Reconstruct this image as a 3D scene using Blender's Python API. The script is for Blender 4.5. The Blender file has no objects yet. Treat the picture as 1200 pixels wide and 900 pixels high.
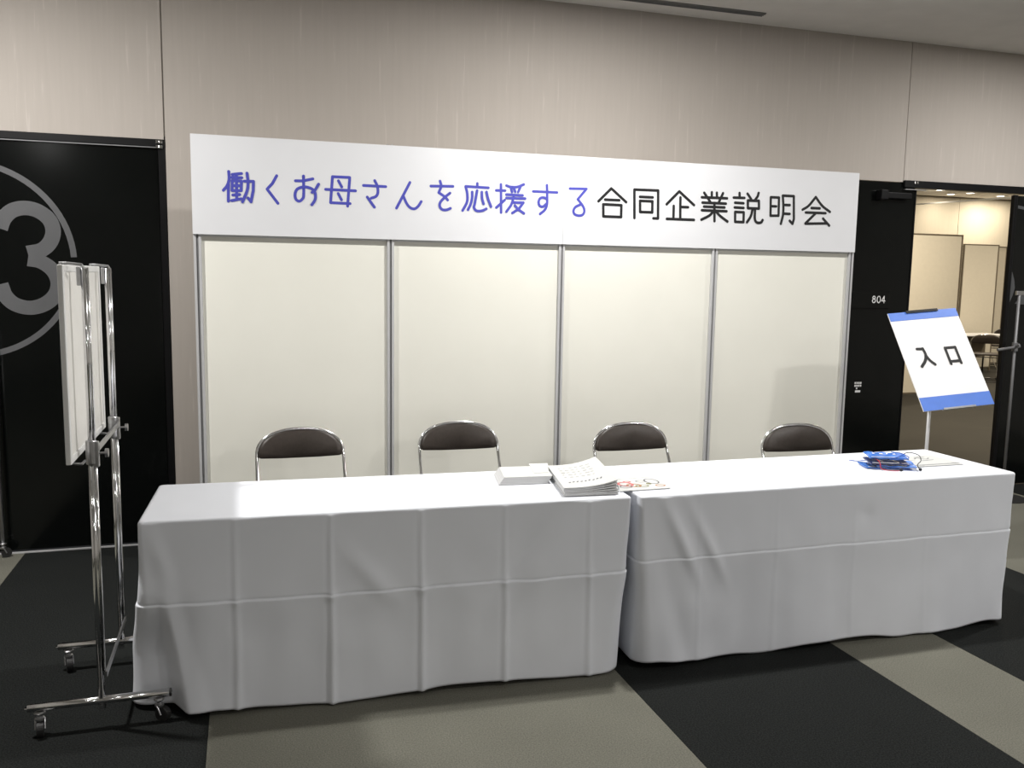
import bpy, bmesh, math, random
from mathutils import Vector, Matrix, noise
random.seed(7)
SC = bpy.context.scene
COL = SC.collection
PI = math.pi

# ------------------------------------------------------------------ camera
cam_d = bpy.data.cameras.new('camera')
cam = bpy.data.objects.new('camera', cam_d); COL.objects.link(cam)
RGT = Vector((0.95653584, -0.29119694, 0.0156052)); UPV = Vector((0.02016965, 0.11944927, 0.99263541)); FWD = Vector((0.29091642, 0.9491766, -0.12013085))
M = Matrix.Identity(4)
for i in range(3):
    M[i][0] = RGT[i]; M[i][1] = UPV[i]; M[i][2] = -FWD[i]
M[0][3], M[1][3], M[2][3] = 0.2238, -4.7871, 1.5350
cam.matrix_world = M
cam_d.sensor_fit = 'HORIZONTAL'; cam_d.sensor_width = 36; cam_d.lens = 30.739
cam_d.clip_start = 0.05; cam_d.clip_end = 100
SC.camera = cam

# ------------------------------------------------------------------ view, world
SC.view_settings.view_transform = 'Standard'; SC.view_settings.look = 'None'
SC.view_settings.exposure = 0.0; SC.view_settings.gamma = 1.0; SC.view_settings.use_curve_mapping = False
W = bpy.data.worlds.new('world'); SC.world = W; W.use_nodes = True
W.node_tree.nodes['Background'].inputs[0].default_value = (0.6, 0.62, 0.65, 1)
W.node_tree.nodes['Background'].inputs[1].default_value = 0.05
SC.cycles.max_bounces = 8; SC.cycles.diffuse_bounces = 5; SC.cycles.glossy_bounces = 4
SC.cycles.sample_clamp_indirect = 6.0

# ceiling lamps: (x, y, watts). Row above the desk, then the rows of the hall behind the camera
CEIL = 3.20
WHITE = (1.0, 0.982, 0.955)
WARM = (1.0, 0.88, 0.69)
ROW_DESK = [(-1.25, -1.15, 96), (2.10, -1.12, 76), (5.45, -1.15, 72)]
ROW_HALL = [(-2.2, -4.3, 6), (1.2, -4.3, 8), (4.6, -4.3, 78), (-2.2, -7.3, 13), (1.2, -7.3, 18), (4.6, -7.3, 66)]
INNER_W = (7, 26, 98)      # by the far wall, its bright scallop, added general fill in the far room

# ------------------------------------------------------------------ materials
def mat(name, col, rough=0.6, metal=0.0, spec=0.5, var=0.0, scale=20.0, bump=0.0, stretch=None, coat=0.0, emit=None, sheen=0.0):
    m = bpy.data.materials.new(name); m.use_nodes = True
    nt = m.node_tree; b = nt.nodes['Principled BSDF']
    b.inputs['Base Color'].default_value = (*col, 1); b.inputs['Roughness'].default_value = rough
    b.inputs['Metallic'].default_value = metal; b.inputs['Specular IOR Level'].default_value = spec
    b.inputs['Coat Weight'].default_value = coat; b.inputs['Sheen Weight'].default_value = sheen
    if emit:
        b.inputs['Emission Color'].default_value = (*emit[0], 1); b.inputs['Emission Strength'].default_value = emit[1]
    if var or bump:
        tc = nt.nodes.new('ShaderNodeTexCoord'); mp = nt.nodes.new('ShaderNodeMapping'); nz = nt.nodes.new('ShaderNodeTexNoise')
        nt.links.new(tc.outputs['Object'], mp.inputs['Vector']); nt.links.new(mp.outputs['Vector'], nz.inputs['Vector'])
        if stretch: mp.inputs['Scale'].default_value = stretch
        nz.inputs['Scale'].default_value = scale; nz.inputs['Detail'].default_value = 4
        if var:
            r = nt.nodes.new('ShaderNodeValToRGB')
            r.color_ramp.elements[0].position = 0.3; r.color_ramp.elements[1].position = 0.7
            r.color_ramp.elements[0].color = (*[c * (1 - var) for c in col], 1)
            r.color_ramp.elements[1].color = (*[min(1, c * (1 + var)) for c in col], 1)
            nt.links.new(nz.outputs['Fac'], r.inputs['Fac']); nt.links.new(r.outputs['Color'], b.inputs['Base Color'])
        if bump:
            bp = nt.nodes.new('ShaderNodeBump'); bp.inputs['Strength'].default_value = bump; bp.inputs['Distance'].default_value = 0.004
            nt.links.new(nz.outputs['Fac'], bp.inputs['Height']); nt.links.new(bp.outputs['Normal'], b.inputs['Normal'])
    return m

def wall_fabric():
    m = mat('woven_wall_covering', (0.50, 0.475, 0.445), rough=0.85, spec=0.2)
    nt = m.node_tree; b = nt.nodes['Principled BSDF']
    tc = nt.nodes.new('ShaderNodeTexCoord'); mp = nt.nodes.new('ShaderNodeMapping'); mp.inputs['Scale'].default_value = (1, 1, 0.05)
    nt.links.new(tc.outputs['Object'], mp.inputs['Vector'])
    n1 = nt.nodes.new('ShaderNodeTexNoise'); n1.inputs['Scale'].default_value = 55; n1.inputs['Detail'].default_value = 3
    nt.links.new(mp.outputs['Vector'], n1.inputs['Vector'])
    r1 = nt.nodes.new('ShaderNodeValToRGB')
    e = r1.color_ramp.elements
    e[0].position = 0.30; e[0].color = (0.425, 0.386, 0.350, 1)
    e[1].position = 0.66; e[1].color = (0.440, 0.401, 0.364, 1)
    k = r1.color_ramp.elements.new(0.72); k.color = (0.485, 0.445, 0.407, 1)       # the paler slub threads
    nt.links.new(n1.outputs['Fac'], r1.inputs['Fac']); nt.links.new(r1.outputs['Color'], b.inputs['Base Color'])
    bp = nt.nodes.new('ShaderNodeBump'); bp.inputs['Strength'].default_value = 0.15; bp.inputs['Distance'].default_value = 0.002
    nt.links.new(n1.outputs['Fac'], bp.inputs['Height']); nt.links.new(bp.outputs['Normal'], b.inputs['Normal'])
    return m

def carpet(name, lo, hi):
    m = mat(name, lo, rough=0.95, spec=0.1)
    nt = m.node_tree; b = nt.nodes['Principled BSDF']
    tc = nt.nodes.new('ShaderNodeTexCoord'); n1 = nt.nodes.new('ShaderNodeTexNoise'); n2 = nt.nodes.new('ShaderNodeTexNoise')
    n1.inputs['Scale'].default_value = 190; n1.inputs['Detail'].default_value = 2; n2.inputs['Scale'].default_value = 2.5
    for n in (n1, n2): nt.links.new(tc.outputs['Object'], n.inputs['Vector'])
    r = nt.nodes.new('ShaderNodeValToRGB'); r.color_ramp.elements[0].position = 0.32; r.color_ramp.elements[1].position = 0.72
    r.color_ramp.elements[0].color = (*lo, 1); r.color_ramp.elements[1].color = (*hi, 1)
    mx = nt.nodes.new('ShaderNodeMix'); mx.data_type = 'RGBA'; mx.blend_type = 'MULTIPLY'; mx.inputs[0].default_value = 0.35
    r2 = nt.nodes.new('ShaderNodeValToRGB'); r2.color_ramp.elements[0].position = 0.3; r2.color_ramp.elements[0].color = (0.7, 0.7, 0.7, 1); r2.color_ramp.elements[1].position = 0.7
    nt.links.new(n1.outputs['Fac'], r.inputs['Fac']); nt.links.new(n2.outputs['Fac'], r2.inputs['Fac'])
    nt.links.new(r.outputs['Color'], mx.inputs[6]); nt.links.new(r2.outputs['Color'], mx.inputs[7]); nt.links.new(mx.outputs[2], b.inputs['Base Color'])
    bp = nt.nodes.new('ShaderNodeBump'); bp.inputs['Strength'].default_value = 0.3; bp.inputs['Distance'].default_value = 0.003
    nt.links.new(n1.outputs['Fac'], bp.inputs['Height']); nt.links.new(bp.outputs['Normal'], b.inputs['Normal'])
    return m

MT = {
    'wall': wall_fabric(),
    'plain_wall': mat('plain_wall', (0.45, 0.43, 0.40), 0.9, var=0.05, scale=4),
    'ceiling': mat('ceiling_paint', (0.78, 0.76, 0.73), 0.9, var=0.03, scale=6),
    'carpet_dark': carpet('charcoal_carpet', (0.005, 0.0057, 0.0055), (0.021, 0.023, 0.022)),
    'carpet_light': carpet('taupe_carpet', (0.112, 0.110, 0.090), (0.178, 0.174, 0.145)),
    'carpet_inner': carpet('brown_grey_carpet', (0.036, 0.034, 0.029), (0.062, 0.058, 0.050)),
    'slab': mat('slab', (0.05, 0.05, 0.05), 0.9, var=0.1),
    'black': mat('black_lacquer', (0.0030, 0.0036, 0.0034), 0.14, spec=0.28, var=0.12, scale=3),
    'black_frame': mat('black_frame', (0.0045, 0.0045, 0.005), 0.4, spec=0.2, var=0.1),
    'decal': mat('grey_vinyl', (0.10, 0.101, 0.105), 0.5, spec=0.3, var=0.03),
    'decal_dim': mat('dark_grey_vinyl', (0.07, 0.072, 0.075), 0.5, spec=0.3, var=0.03),
    'white_print': mat('white_print', (0.75, 0.75, 0.75), 0.5, var=0.03),
    'chrome': mat('chrome', (0.85, 0.85, 0.86), 0.12, metal=1.0, var=0.05, scale=40),
    'steel': mat('dull_steel', (0.50, 0.50, 0.51), 0.35, metal=1.0, var=0.06, scale=30),
    'alu': mat('anodised_aluminium', (0.56, 0.56, 0.57), 0.45, metal=0.3, var=0.05, scale=30, stretch=(1, 1, 0.05)),
    'dim_metal': mat('dim_grey_metal', (0.16, 0.16, 0.165), 0.5, metal=0.4, var=0.05),
    'alu_dark': mat('aluminium_groove', (0.22, 0.22, 0.225), 0.5, metal=0.3, var=0.05),
    'panel': mat('cream_laminate', (0.77, 0.76, 0.69), 0.42, spec=0.35, var=0.015, scale=3),
    'board': mat('white_foam_board', (0.67, 0.675, 0.695), 0.55, spec=0.3, var=0.01, scale=4),
    'blue_print': mat('blue_vinyl', (0.07, 0.075, 0.40), 0.5, spec=0.25, var=0.03),
    'black_print': mat('black_vinyl', (0.014, 0.014, 0.015), 0.5, spec=0.25, var=0.05),
    'sign_blue': mat('sign_blue', (0.08, 0.19, 0.62), 0.45, var=0.04),
    'sign_white': mat('sign_white', (0.82, 0.81, 0.81), 0.5, var=0.01),
    'whiteboard': mat('whiteboard_enamel', (0.76, 0.745, 0.71), 0.4, var=0.015),
    'board_edge': mat('white_plastic_edge', (0.72, 0.72, 0.71), 0.4, var=0.02),
    'rubber': mat('black_rubber', (0.012, 0.012, 0.012), 0.6, var=0.1),
    'vinyl': mat('dark_brown_vinyl', (0.036, 0.028, 0.023), 0.40, spec=0.4, var=0.12, scale=60, bump=0.12),
    'cloth': mat('white_cotton', (0.765, 0.785, 0.835), 0.9, spec=0.15, var=0.012, scale=5, sheen=0.1),
    'table': mat('table_laminate', (0.45, 0.40, 0.33), 0.5, var=0.05),
    'paper': mat('white_paper', (0.58, 0.585, 0.57), 0.75, var=0.01),
    'paper_edge': mat('paper_edges', (0.62, 0.62, 0.62), 0.85, var=0.14, scale=180, stretch=(0.02, 0.02, 6)),
    'ink': mat('grey_ink', (0.07, 0.075, 0.10), 0.7, var=0.1),
    'ink_pale': mat('pale_grey_ink', (0.25, 0.26, 0.26), 0.7, var=0.05),
    'pink': mat('pink_ink', (0.50, 0.13, 0.13), 0.6, var=0.1),
    'orange': mat('orange_ink', (0.36, 0.16, 0.06), 0.6, var=0.1),
    'olive': mat('olive_ink', (0.16, 0.16, 0.06), 0.6, var=0.1),
    'grey_ink': mat('mid_grey_ink', (0.10, 0.10, 0.11), 0.6, var=0.1),
    'pouch': mat('blue_vinyl_pouch', (0.07, 0.21, 0.66), 0.18, spec=0.6, var=0.2, scale=30),
    'pouch_dark': mat('dark_blue_vinyl_pouch', (0.012, 0.02, 0.09), 0.2, spec=0.6, var=0.2, scale=30),
    'cord_blue': mat('blue_cord', (0.03, 0.10, 0.42), 0.7, var=0.1),
    'cord_red': mat('red_cord', (0.42, 0.02, 0.05), 0.7, var=0.1),
    'cord_black': mat('black_cord', (0.012, 0.014, 0.02), 0.7, var=0.1),
    'inner_wall': mat('cream_wall_covering', (0.52, 0.48, 0.40), 0.85, var=0.03, scale=40, stretch=(1, 1, 0.05)),
    'inner_panel': mat('cream_partition', (0.68, 0.63, 0.53), 0.6, var=0.02),
    'inner_edge': mat('brown_aluminium', (0.18, 0.15, 0.11), 0.5, metal=0.3, var=0.05),
    'lamp': mat('lamp_diffuser', (0.9, 0.9, 0.9), 0.5, emit=((1.0, 0.93, 0.80), 6.0), var=0.01),
    'slot': mat('slot_grille', (0.22, 0.22, 0.215), 0.6, var=0.1),
}

# ------------------------------------------------------------------ mesh helpers
def obj(name, bm, m, parent=None, smooth=False, loc=None):
    me = bpy.data.meshes.new(name)
    bmesh.ops.recalc_face_normals(bm, faces=bm.faces)
    bm.to_mesh(me); bm.free()
    for mm in (m if isinstance(m, (list, tuple)) else [m]): me.materials.append(MT[mm])
    if smooth:
        me.polygons.foreach_set('use_smooth', [True] * len(me.polygons))
    o = bpy.data.objects.new(name, me); COL.objects.link(o)
    if parent: o.parent = parent
    if loc: o.location = loc
    return o

def tag(o, label=None, cat=None, group=None, kind=None):
    if label: o['label'] = label
    if cat: o['category'] = cat
    if group: o['group'] = group
    if kind: o['kind'] = kind
    return o

def thing(name, label, cat, loc=(0, 0, 0), rz=0.0, group=None):
    o = bpy.data.objects.new(name, None); COL.objects.link(o); o.empty_display_size = 0.05
    o.location = loc; o.rotation_euler = (0, 0, rz)
    return tag(o, label, cat, group)

def struct(name, bm=None, m=None, loc=None):
    if bm is None:
        o = bpy.data.objects.new(name, None); COL.objects.link(o)
    else: o = obj(name, bm, m, loc=loc)
    o['kind'] = 'structure'
    return o

def dup(root, loc, rz, label=None, group=None):
    r = root.copy(); COL.objects.link(r); r.location = loc; r.rotation_euler = (0, 0, rz)
    if label: r['label'] = label
    if group: r['group'] = group
    for ch in list(root.children):
        c = ch.copy(); COL.objects.link(c); c.parent = r
        for g in list(ch.children):
            d = g.copy(); COL.objects.link(d); d.parent = c
    return r

def box(bm, x0, x1, y0, y1, z0, z1, bev=0.0, seg=2, mi=0):
    vs = [bm.verts.new(p) for p in ((x0, y0, z0), (x1, y0, z0), (x1, y1, z0), (x0, y1, z0), (x0, y0, z1), (x1, y0, z1), (x1, y1, z1), (x0, y1, z1))]
    fs = [bm.faces.new([vs[i] for i in q]) for q in ((0, 3, 2, 1), (4, 5, 6, 7), (0, 1, 5, 4), (1, 2, 6, 5), (2, 3, 7, 6), (3, 0, 4, 7))]
    for f in fs: f.material_index = mi
    if bev:
        es = list({e for f in fs for e in f.edges})
        bmesh.ops.bevel(bm, geom=es, offset=bev, segments=seg, profile=0.5, affect='EDGES')
    return bm

def B(*a, **k): return box(bmesh.new(), *a, **k)

def prism(bm, pts, axis, a, b):
    """closed outline pts (2D) extruded along an axis from a to b"""
    def P(u, v, w): return {'x': (w, u, v), 'y': (u, w, v), 'z': (u, v, w)}[axis]
    lo = [bm.verts.new(P(u, v, a)) for u, v in pts]; hi = [bm.verts.new(P(u, v, b)) for u, v in pts]
    bm.faces.new(lo); bm.faces.new(hi[::-1])
    for i in range(len(pts)):
        j = (i + 1) % len(pts); bm.faces.new((lo[i], hi[i], hi[j], lo[j]))
    return bm

def spline(pts, n=6, closed=False):
    P = [Vector(p) for p in pts]; out = []; N = len(P)
    rng = range(N if closed else N - 1)
    for i in rng:
        p0 = P[(i - 1) % N] if (closed or i > 0) else P[0] * 2 - P[1]
        p1 = P[i]; p2 = P[(i + 1) % N]
        p3 = P[(i + 2) % N] if (closed or i + 2 < N) else P[-1] * 2 - P[-2]
        for k in range(n):
            t = k / n
            out.append(0.5 * ((2 * p1) + (p2 - p0) * t + (2 * p0 - 5 * p1 + 4 * p2 - p3) * t * t + (3 * p1 - p0 - 3 * p2 + p3) * t ** 3))
    if not closed: out.append(P[-1])
    return out

def tube(bm, pts, r, n=10, closed=False):
    P = [Vector(p) for p in pts]; N = len(P); rings = []
    T = []
    for i in range(N):
        a = P[i - 1] if (i or closed) else P[0]; b = P[(i + 1) % N] if (i < N - 1 or closed) else P[-1]
        T.append((b - a).normalized())
    ref = Vector((0, 0, 1)) if abs(T[0].z) < 0.9 else Vector((1, 0, 0))
    u = T[0].cross(ref).normalized()
    for i in range(N):
        u = (u - T[i] * u.dot(T[i])).normalized(); v = T[i].cross(u)
        rings.append([bm.verts.new(P[i] + u * (r * math.cos(2 * PI * k / n)) + v * (r * math.sin(2 * PI * k / n))) for k in range(n)])
    for i in range(N if closed else N - 1):
        A, Bq = rings[i], rings[(i + 1) % N]
        for k in range(n): bm.faces.new((A[k], A[(k + 1) % n], Bq[(k + 1) % n], Bq[k]))
    if not closed:
        bm.faces.new(rings[0][::-1]); bm.faces.new(rings[-1])
    return bm

def cyl(bm, p, q, r, n=14): return tube(bm, [p, q], r, n)

def lathe(bm, prof, c=(0, 0, 0), n=20):
    rings = [[bm.verts.new((c[0] + r * math.cos(2 * PI * k / n), c[1] + r * math.sin(2 * PI * k / n), c[2] + z)) for k in range(n)] for r, z in prof]
    for A, Bq in zip(rings, rings[1:]):
        for k in range(n): bm.faces.new((A[k], A[(k + 1) % n], Bq[(k + 1) % n], Bq[k]))
    bm.faces.new(rings[0][::-1]); bm.faces.new(rings[-1])
    return bm

def strokes(bm, sts, r, to3, caps=True):
    """flat brush strokes: each (smooth, [(u, v), ...]) becomes a ribbon with round ends; to3 maps (u, v, height) into space.
    Each piece lies a hair above the one before, as laid vinyl does, so that no two faces coincide."""
    h = [0.0]
    def face(P):
        bm.faces.new([bm.verts.new(to3(q.x, q.y, h[0])) for q in P]); h[0] += 2.5e-5
    for sm, pts in sts:
        P = [Vector((a, b, 0)) for a, b in pts]
        if sm: P = spline(P, 5)
        L, Rr = [], []
        N = len(P)
        for i in range(N):                       # one mitred ribbon per run of gentle bends
            a = P[i - 1] if i else P[0]; c = P[i + 1] if i < N - 1 else P[-1]
            d = (c - a).normalized(); L.append(Vector((-d.y, d.x, 0)))
        for i in range(N - 1):
            a, c = P[i], P[i + 1]; d = (c - a)
            if d.length < 1e-6: continue
            d.normalize(); n = Vector((-d.y, d.x, 0)) * r
            if sm: face((a - L[i] * r, c - L[i + 1] * r, c + L[i + 1] * r, a + L[i] * r))
            else: face((a - n, c - n, c + n, a + n))
        if caps:
            for a in ([P[0], P[-1]] if sm else P):
                face([Vector((a.x + r * math.cos(2 * PI * k / 14), a.y + r * math.sin(2 * PI * k / 14), 0)) for k in range(14)])
    return bm
BANNER = [
 ('b', [(1, [(0.161,2.052), (0.162,2.013), (0.152,1.981), (0.133,1.957)]), (0, [(0.158,1.992), (0.156,1.903)]), (0, [(0.178,2.038), (0.223,2.045)]), (0, [(0.175,2.023), (0.224,2.024)]), (0, [(0.198,2.04), (0.197,1.915)]), (0, [(0.177,2.007), (0.222,2.007), (0.22,1.959), (0.175,1.957), (0.177,2.007)]), (0, [(0.178,1.982), (0.22,1.984)]), (0, [(0.179,1.935), (0.212,1.939)]), (0, [(0.172,1.907), (0.22,1.918)]), (0, [(0.236,2.007), (0.281,2.008), (0.279,1.962), (0.267,1.904), (0.253,1.923)]), (1, [(0.25,2.048), (0.254,2.003), (0.249,1.96), (0.225,1.902)])]),
 ('b', [(0, [(0.397,2.042), (0.375,2.002), (0.348,1.972), (0.401,1.902)])]),
 ('b', [(0, [(0.491,2.021), (0.529,2.022), (0.58,2.035)]), (1, [(0.532,2.047), (0.532,1.951), (0.524,1.928), (0.508,1.917), (0.492,1.927), (0.488,1.952), (0.499,1.978), (0.525,1.99), (0.55,1.991), (0.576,1.982), (0.59,1.964), (0.592,1.938), (0.586,1.92), (0.573,1.901)]), (1, [(0.609,2.009), (0.59,1.977), (0.575,1.965)])]),
 ('b', [(0, [(0.681,2.051), (0.67,1.916), (0.772,1.915)]), (0, [(0.681,2.051), (0.771,2.051), (0.759,1.901)]), (0, [(0.645,1.984), (0.801,1.983)]), (0, [(0.712,2.031), (0.729,2)]), (0, [(0.71,1.965), (0.727,1.933)])]),
 ('b', [(0, [(0.843,2.013), (0.962,2.012)]), (1, [(0.903,2.041), (0.916,2.015), (0.92,1.982), (0.91,1.959), (0.884,1.948)]), (0, [(0.863,1.953), (0.901,1.901)])]),
 ('b', [(0, [(1.093,2.04), (1.02,1.901)]), (1, [(1.056,1.969), (1.075,1.928), (1.095,1.906), (1.118,1.901), (1.138,1.915), (1.155,1.941)])]),
 ('b', [(0, [(1.208,2.026), (1.331,2.03)]), (0, [(1.259,2.055), (1.267,2.029), (1.252,1.993), (1.288,1.971), (1.302,1.955)]), (1, [(1.315,1.993), (1.288,1.971), (1.262,1.943), (1.258,1.92), (1.272,1.903), (1.296,1.902), (1.318,1.911)])]),
 ('b', [(0, [(1.469,2.052), (1.469,2.032)]), (0, [(1.403,2.033), (1.533,2.031)]), (1, [(1.403,2.031), (1.412,1.995), (1.411,1.949), (1.387,1.902)]), (1, [(1.44,2.004), (1.44,1.973), (1.432,1.938), (1.417,1.907)]), (1, [(1.468,2.013), (1.455,1.939), (1.451,1.92), (1.467,1.903), (1.498,1.905), (1.522,1.916)]), (1, [(1.495,2.006), (1.497,1.972), (1.506,1.942)]), (1, [(1.522,2.008), (1.532,1.969), (1.549,1.929)])]),
 ('b', [(0, [(1.605,2.053), (1.608,1.899)]), (0, [(1.578,2.019), (1.63,2.02)]), (0, [(1.58,1.925), (1.628,1.968)]), (1, [(1.637,2.048), (1.659,2.042), (1.699,2.043), (1.739,2.059)]), (0, [(1.662,2.039), (1.67,2.015)]), (0, [(1.679,2.04), (1.689,2.016)]), (0, [(1.719,2.044), (1.706,2.016)]), (0, [(1.637,1.999), (1.733,1.998)]), (0, [(1.638,1.98), (1.748,1.981)]), (1, [(1.681,1.996), (1.676,1.972), (1.666,1.943), (1.639,1.905)]), (0, [(1.681,1.957), (1.738,1.958), (1.711,1.922), (1.674,1.899)]), (0, [(1.688,1.94), (1.709,1.919), (1.742,1.899)])]),
 ('b', [(0, [(1.795,2.023), (1.938,2.023)]), (1, [(1.876,2.061), (1.879,1.999), (1.878,1.952), (1.866,1.923), (1.838,1.899)]), (1, [(1.875,1.985), (1.857,1.991), (1.837,1.986), (1.828,1.966), (1.835,1.945), (1.855,1.941), (1.873,1.956)])]),
 ('b', [(0, [(2.015,2.048), (2.117,2.051), (2.065,1.99)]), (1, [(2.065,1.99), (2.096,1.955), (2.107,1.927), (2.098,1.905), (2.074,1.898), (2.048,1.905), (2.04,1.924), (2.052,1.946), (2.083,1.962)])]),
 ('k', [(0, [(2.193,1.984), (2.271,2.06), (2.367,1.986)]), (0, [(2.234,1.995), (2.323,1.995)]), (0, [(2.223,1.968), (2.337,1.967), (2.338,1.899), (2.226,1.899), (2.223,1.968)])]),
 ('k', [(0, [(2.423,1.897), (2.417,2.06), (2.57,2.061), (2.575,1.899), (2.545,1.899)]), (0, [(2.454,2.02), (2.536,2.02)]), (0, [(2.455,1.997), (2.535,1.997), (2.536,1.933), (2.458,1.933), (2.455,1.997)])]),
 ('k', [(0, [(2.628,1.984), (2.708,2.062), (2.809,1.986)]), (0, [(2.675,1.976), (2.676,1.901)]), (0, [(2.717,2.027), (2.721,1.903)]), (0, [(2.726,1.972), (2.77,1.972)]), (0, [(2.633,1.899), (2.812,1.899)])]),
 ('k', [(0, [(2.874,2.061), (2.917,2.009)]), (0, [(2.925,2.066), (2.926,2.039)]), (0, [(2.959,2.065), (2.961,2.04)]), (0, [(3.001,2.064), (2.975,2.009)]), (0, [(2.859,2.034), (3.03,2.035)]), (0, [(2.865,2.003), (3.023,2.003)]), (0, [(2.876,1.98), (3.015,1.98)]), (0, [(2.863,1.958), (3.03,1.958)]), (0, [(2.945,2.004), (2.951,1.896)]), (1, [(2.941,1.957), (2.916,1.929), (2.862,1.902)]), (1, [(2.956,1.958), (2.984,1.931), (3.039,1.897)])]),
 ('k', [(0, [(3.114,2.07), (3.116,2.043)]), (0, [(3.075,2.041), (3.149,2.042)]), (0, [(3.086,2.011), (3.144,2.01)]), (0, [(3.085,1.983), (3.146,1.982)]), (0, [(3.089,1.956), (3.149,1.956), (3.15,1.897), (3.092,1.897), (3.089,1.956)]), (0, [(3.169,2.068), (3.195,2.038)]), (1, [(3.246,2.076), (3.239,2.054), (3.222,2.032)]), (0, [(3.173,2.028), (3.25,2.029), (3.253,1.982), (3.176,1.982), (3.173,2.028)]), (1, [(3.209,1.978), (3.198,1.934), (3.174,1.897)]), (1, [(3.225,1.979), (3.228,1.918), (3.244,1.898), (3.271,1.899), (3.282,1.914)])]),
 ('k', [(0, [(3.333,2.054), (3.391,2.054), (3.394,1.944), (3.337,1.942), (3.333,2.054)]), (0, [(3.34,2), (3.374,2)]), (0, [(3.417,2.067), (3.496,2.067), (3.505,1.927), (3.497,1.898), (3.475,1.916)]), (1, [(3.417,2.067), (3.425,2.001), (3.425,1.948), (3.413,1.896)]), (0, [(3.428,2.011), (3.47,2.012)]), (0, [(3.431,1.958), (3.472,1.958)])]),
 ('k', [(1, [(3.564,1.987), (3.607,2.013), (3.655,2.068)]), (1, [(3.655,2.068), (3.705,2.017), (3.765,1.981)]), (0, [(3.628,2), (3.689,2)]), (0, [(3.588,1.971), (3.733,1.972)]), (0, [(3.663,1.971), (3.59,1.904)]), (0, [(3.59,1.902), (3.745,1.909)]), (0, [(3.717,1.938), (3.765,1.896)])]),
]

# ================================================================== SETTING
WY = 0.43                     # face of the wall behind the booth
WT = 0.15
fl = struct('floor', B(-4.2, 8.2, -9.2, 0.5, -0.12, -0.008), 'slab')
edges = [-4.0, -3.0, -2.5, -0.95, 0.078, 1.60, 2.605, 3.112, 4.20, 5.7, 6.7, 8.0]
for i, (a, b) in enumerate(zip(edges, edges[1:])):
    obj('carpet_strip', B(a + 0.0006, b - 0.0006, -9.0, WY + 0.02, -0.008, 0.0), 'carpet_dark' if i % 2 else 'carpet_light', fl)
f2 = struct('floor', B(3.9, 17.2, 0.5, 9.2, -0.12, -0.002), 'slab')
obj('carpet', B(4.25, 17.0, WY + 0.021, 9.0, -0.002, 0.0), 'carpet_inner', f2)

# wall behind the booth: fabric panels with a narrow recessed joint
wb = struct('wall_back', B(-4.2, 4.79, WY + 0.01, WY + WT, 2.27, CEIL), 'plain_wall')
G = 0.0025
obj('wall_panel', B(-4.0, -0.175 - G, WY, WY + 0.012, 2.252, CEIL), 'wall', wb)
obj('wall_panel', B(-0.172 + G, 4.685 - G, WY, WY + 0.012, 2.25, CEIL), 'wall', wb)
obj('wall_panel', B(4.685 + G, 8.0, WY, WY + 0.012, 2.262, CEIL), 'wall', wb)
obj('wall_panel', B(-0.172 + G, 4.20, WY, WY + 0.012, 0.0, 2.25), 'wall', wb)
obj('wall_core', B(-0.172, 4.21, WY + 0.012, WY + WT, 0.0, 2.27), 'plain_wall', wb)
obj('wall_core', B(4.79, 8.2, WY + 0.012, WY + WT, 2.27, CEIL), 'plain_wall', wb)
obj('wall_core', B(6.72, 8.2, WY, WY + WT, 0.0, 2.27), 'plain_wall', wb)
obj('wall_core', B(-4.2, -3.0, WY, WY + WT, 0.0, 2.27), 'plain_wall', wb)
struct('wall_left', B(-4.2, -4.0, -9.2, WY + WT, 0, CEIL), 'plain_wall')
struct('wall_right', B(8.0, 8.2, -9.2, WY, 0, CEIL), 'plain_wall')
struct('wall_front', B(-4.2, 8.2, -9.2, -9.0, 0, CEIL), 'plain_wall')
struct('ceiling', B(-4.2, 8.2, -9.2, WY + WT, CEIL, CEIL + 0.1), 'ceiling')
struct('trim_1', B(-3.0, -0.172, WY - 0.012, WY + 0.006, 0.0, 0.006), 'alu')
# the room seen through the doorway
struct('wall_far', B(4.0, 17.2, 9.0, 9.2, 0, CEIL), 'inner_wall')
for a in (13.345,):
    obj('wall_joint', B(a - 0.004, a + 0.004, 8.997, 9.003, 0, CEIL), 'inner_edge', bpy.data.objects['wall_far'])
struct('wall_far_left', B(3.9, 4.1, WY + WT, 9.2, 0, CEIL), 'inner_wall')
struct('wall_far_right', B(17.0, 17.2, WY + WT, 9.2, 0, CEIL), 'inner_wall')
struct('ceiling', B(3.9, 17.2, WY + WT, 9.2, CEIL, CEIL + 0.1), 'ceiling')
struct('trim_2', B(4.1, 17.0, 8.96, 9.0, CEIL - 0.02, CEIL), 'inner_edge')
# operable wall track running across that ceiling
bm = bmesh.new(); prism(bm, [(11.853, 8.765), (12.59, 5.666), (12.639, 5.678), (11.901, 8.777)], 'z', 2.968, 2.992)
struct('trim_3', bm, 'board_edge')
for q in (0.0, 1.0):                              # drop rods of the hanging rail
    x, y = 11.877 + (0.506) * q, 8.771 + (-2.126) * q
    bm = bmesh.new(); cyl(bm, (x, y, 2.99), (x, y, CEIL), 0.006, 8); obj('hanger_rod', bm, 'board_edge', bpy.data.objects['trim_3'])

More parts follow.
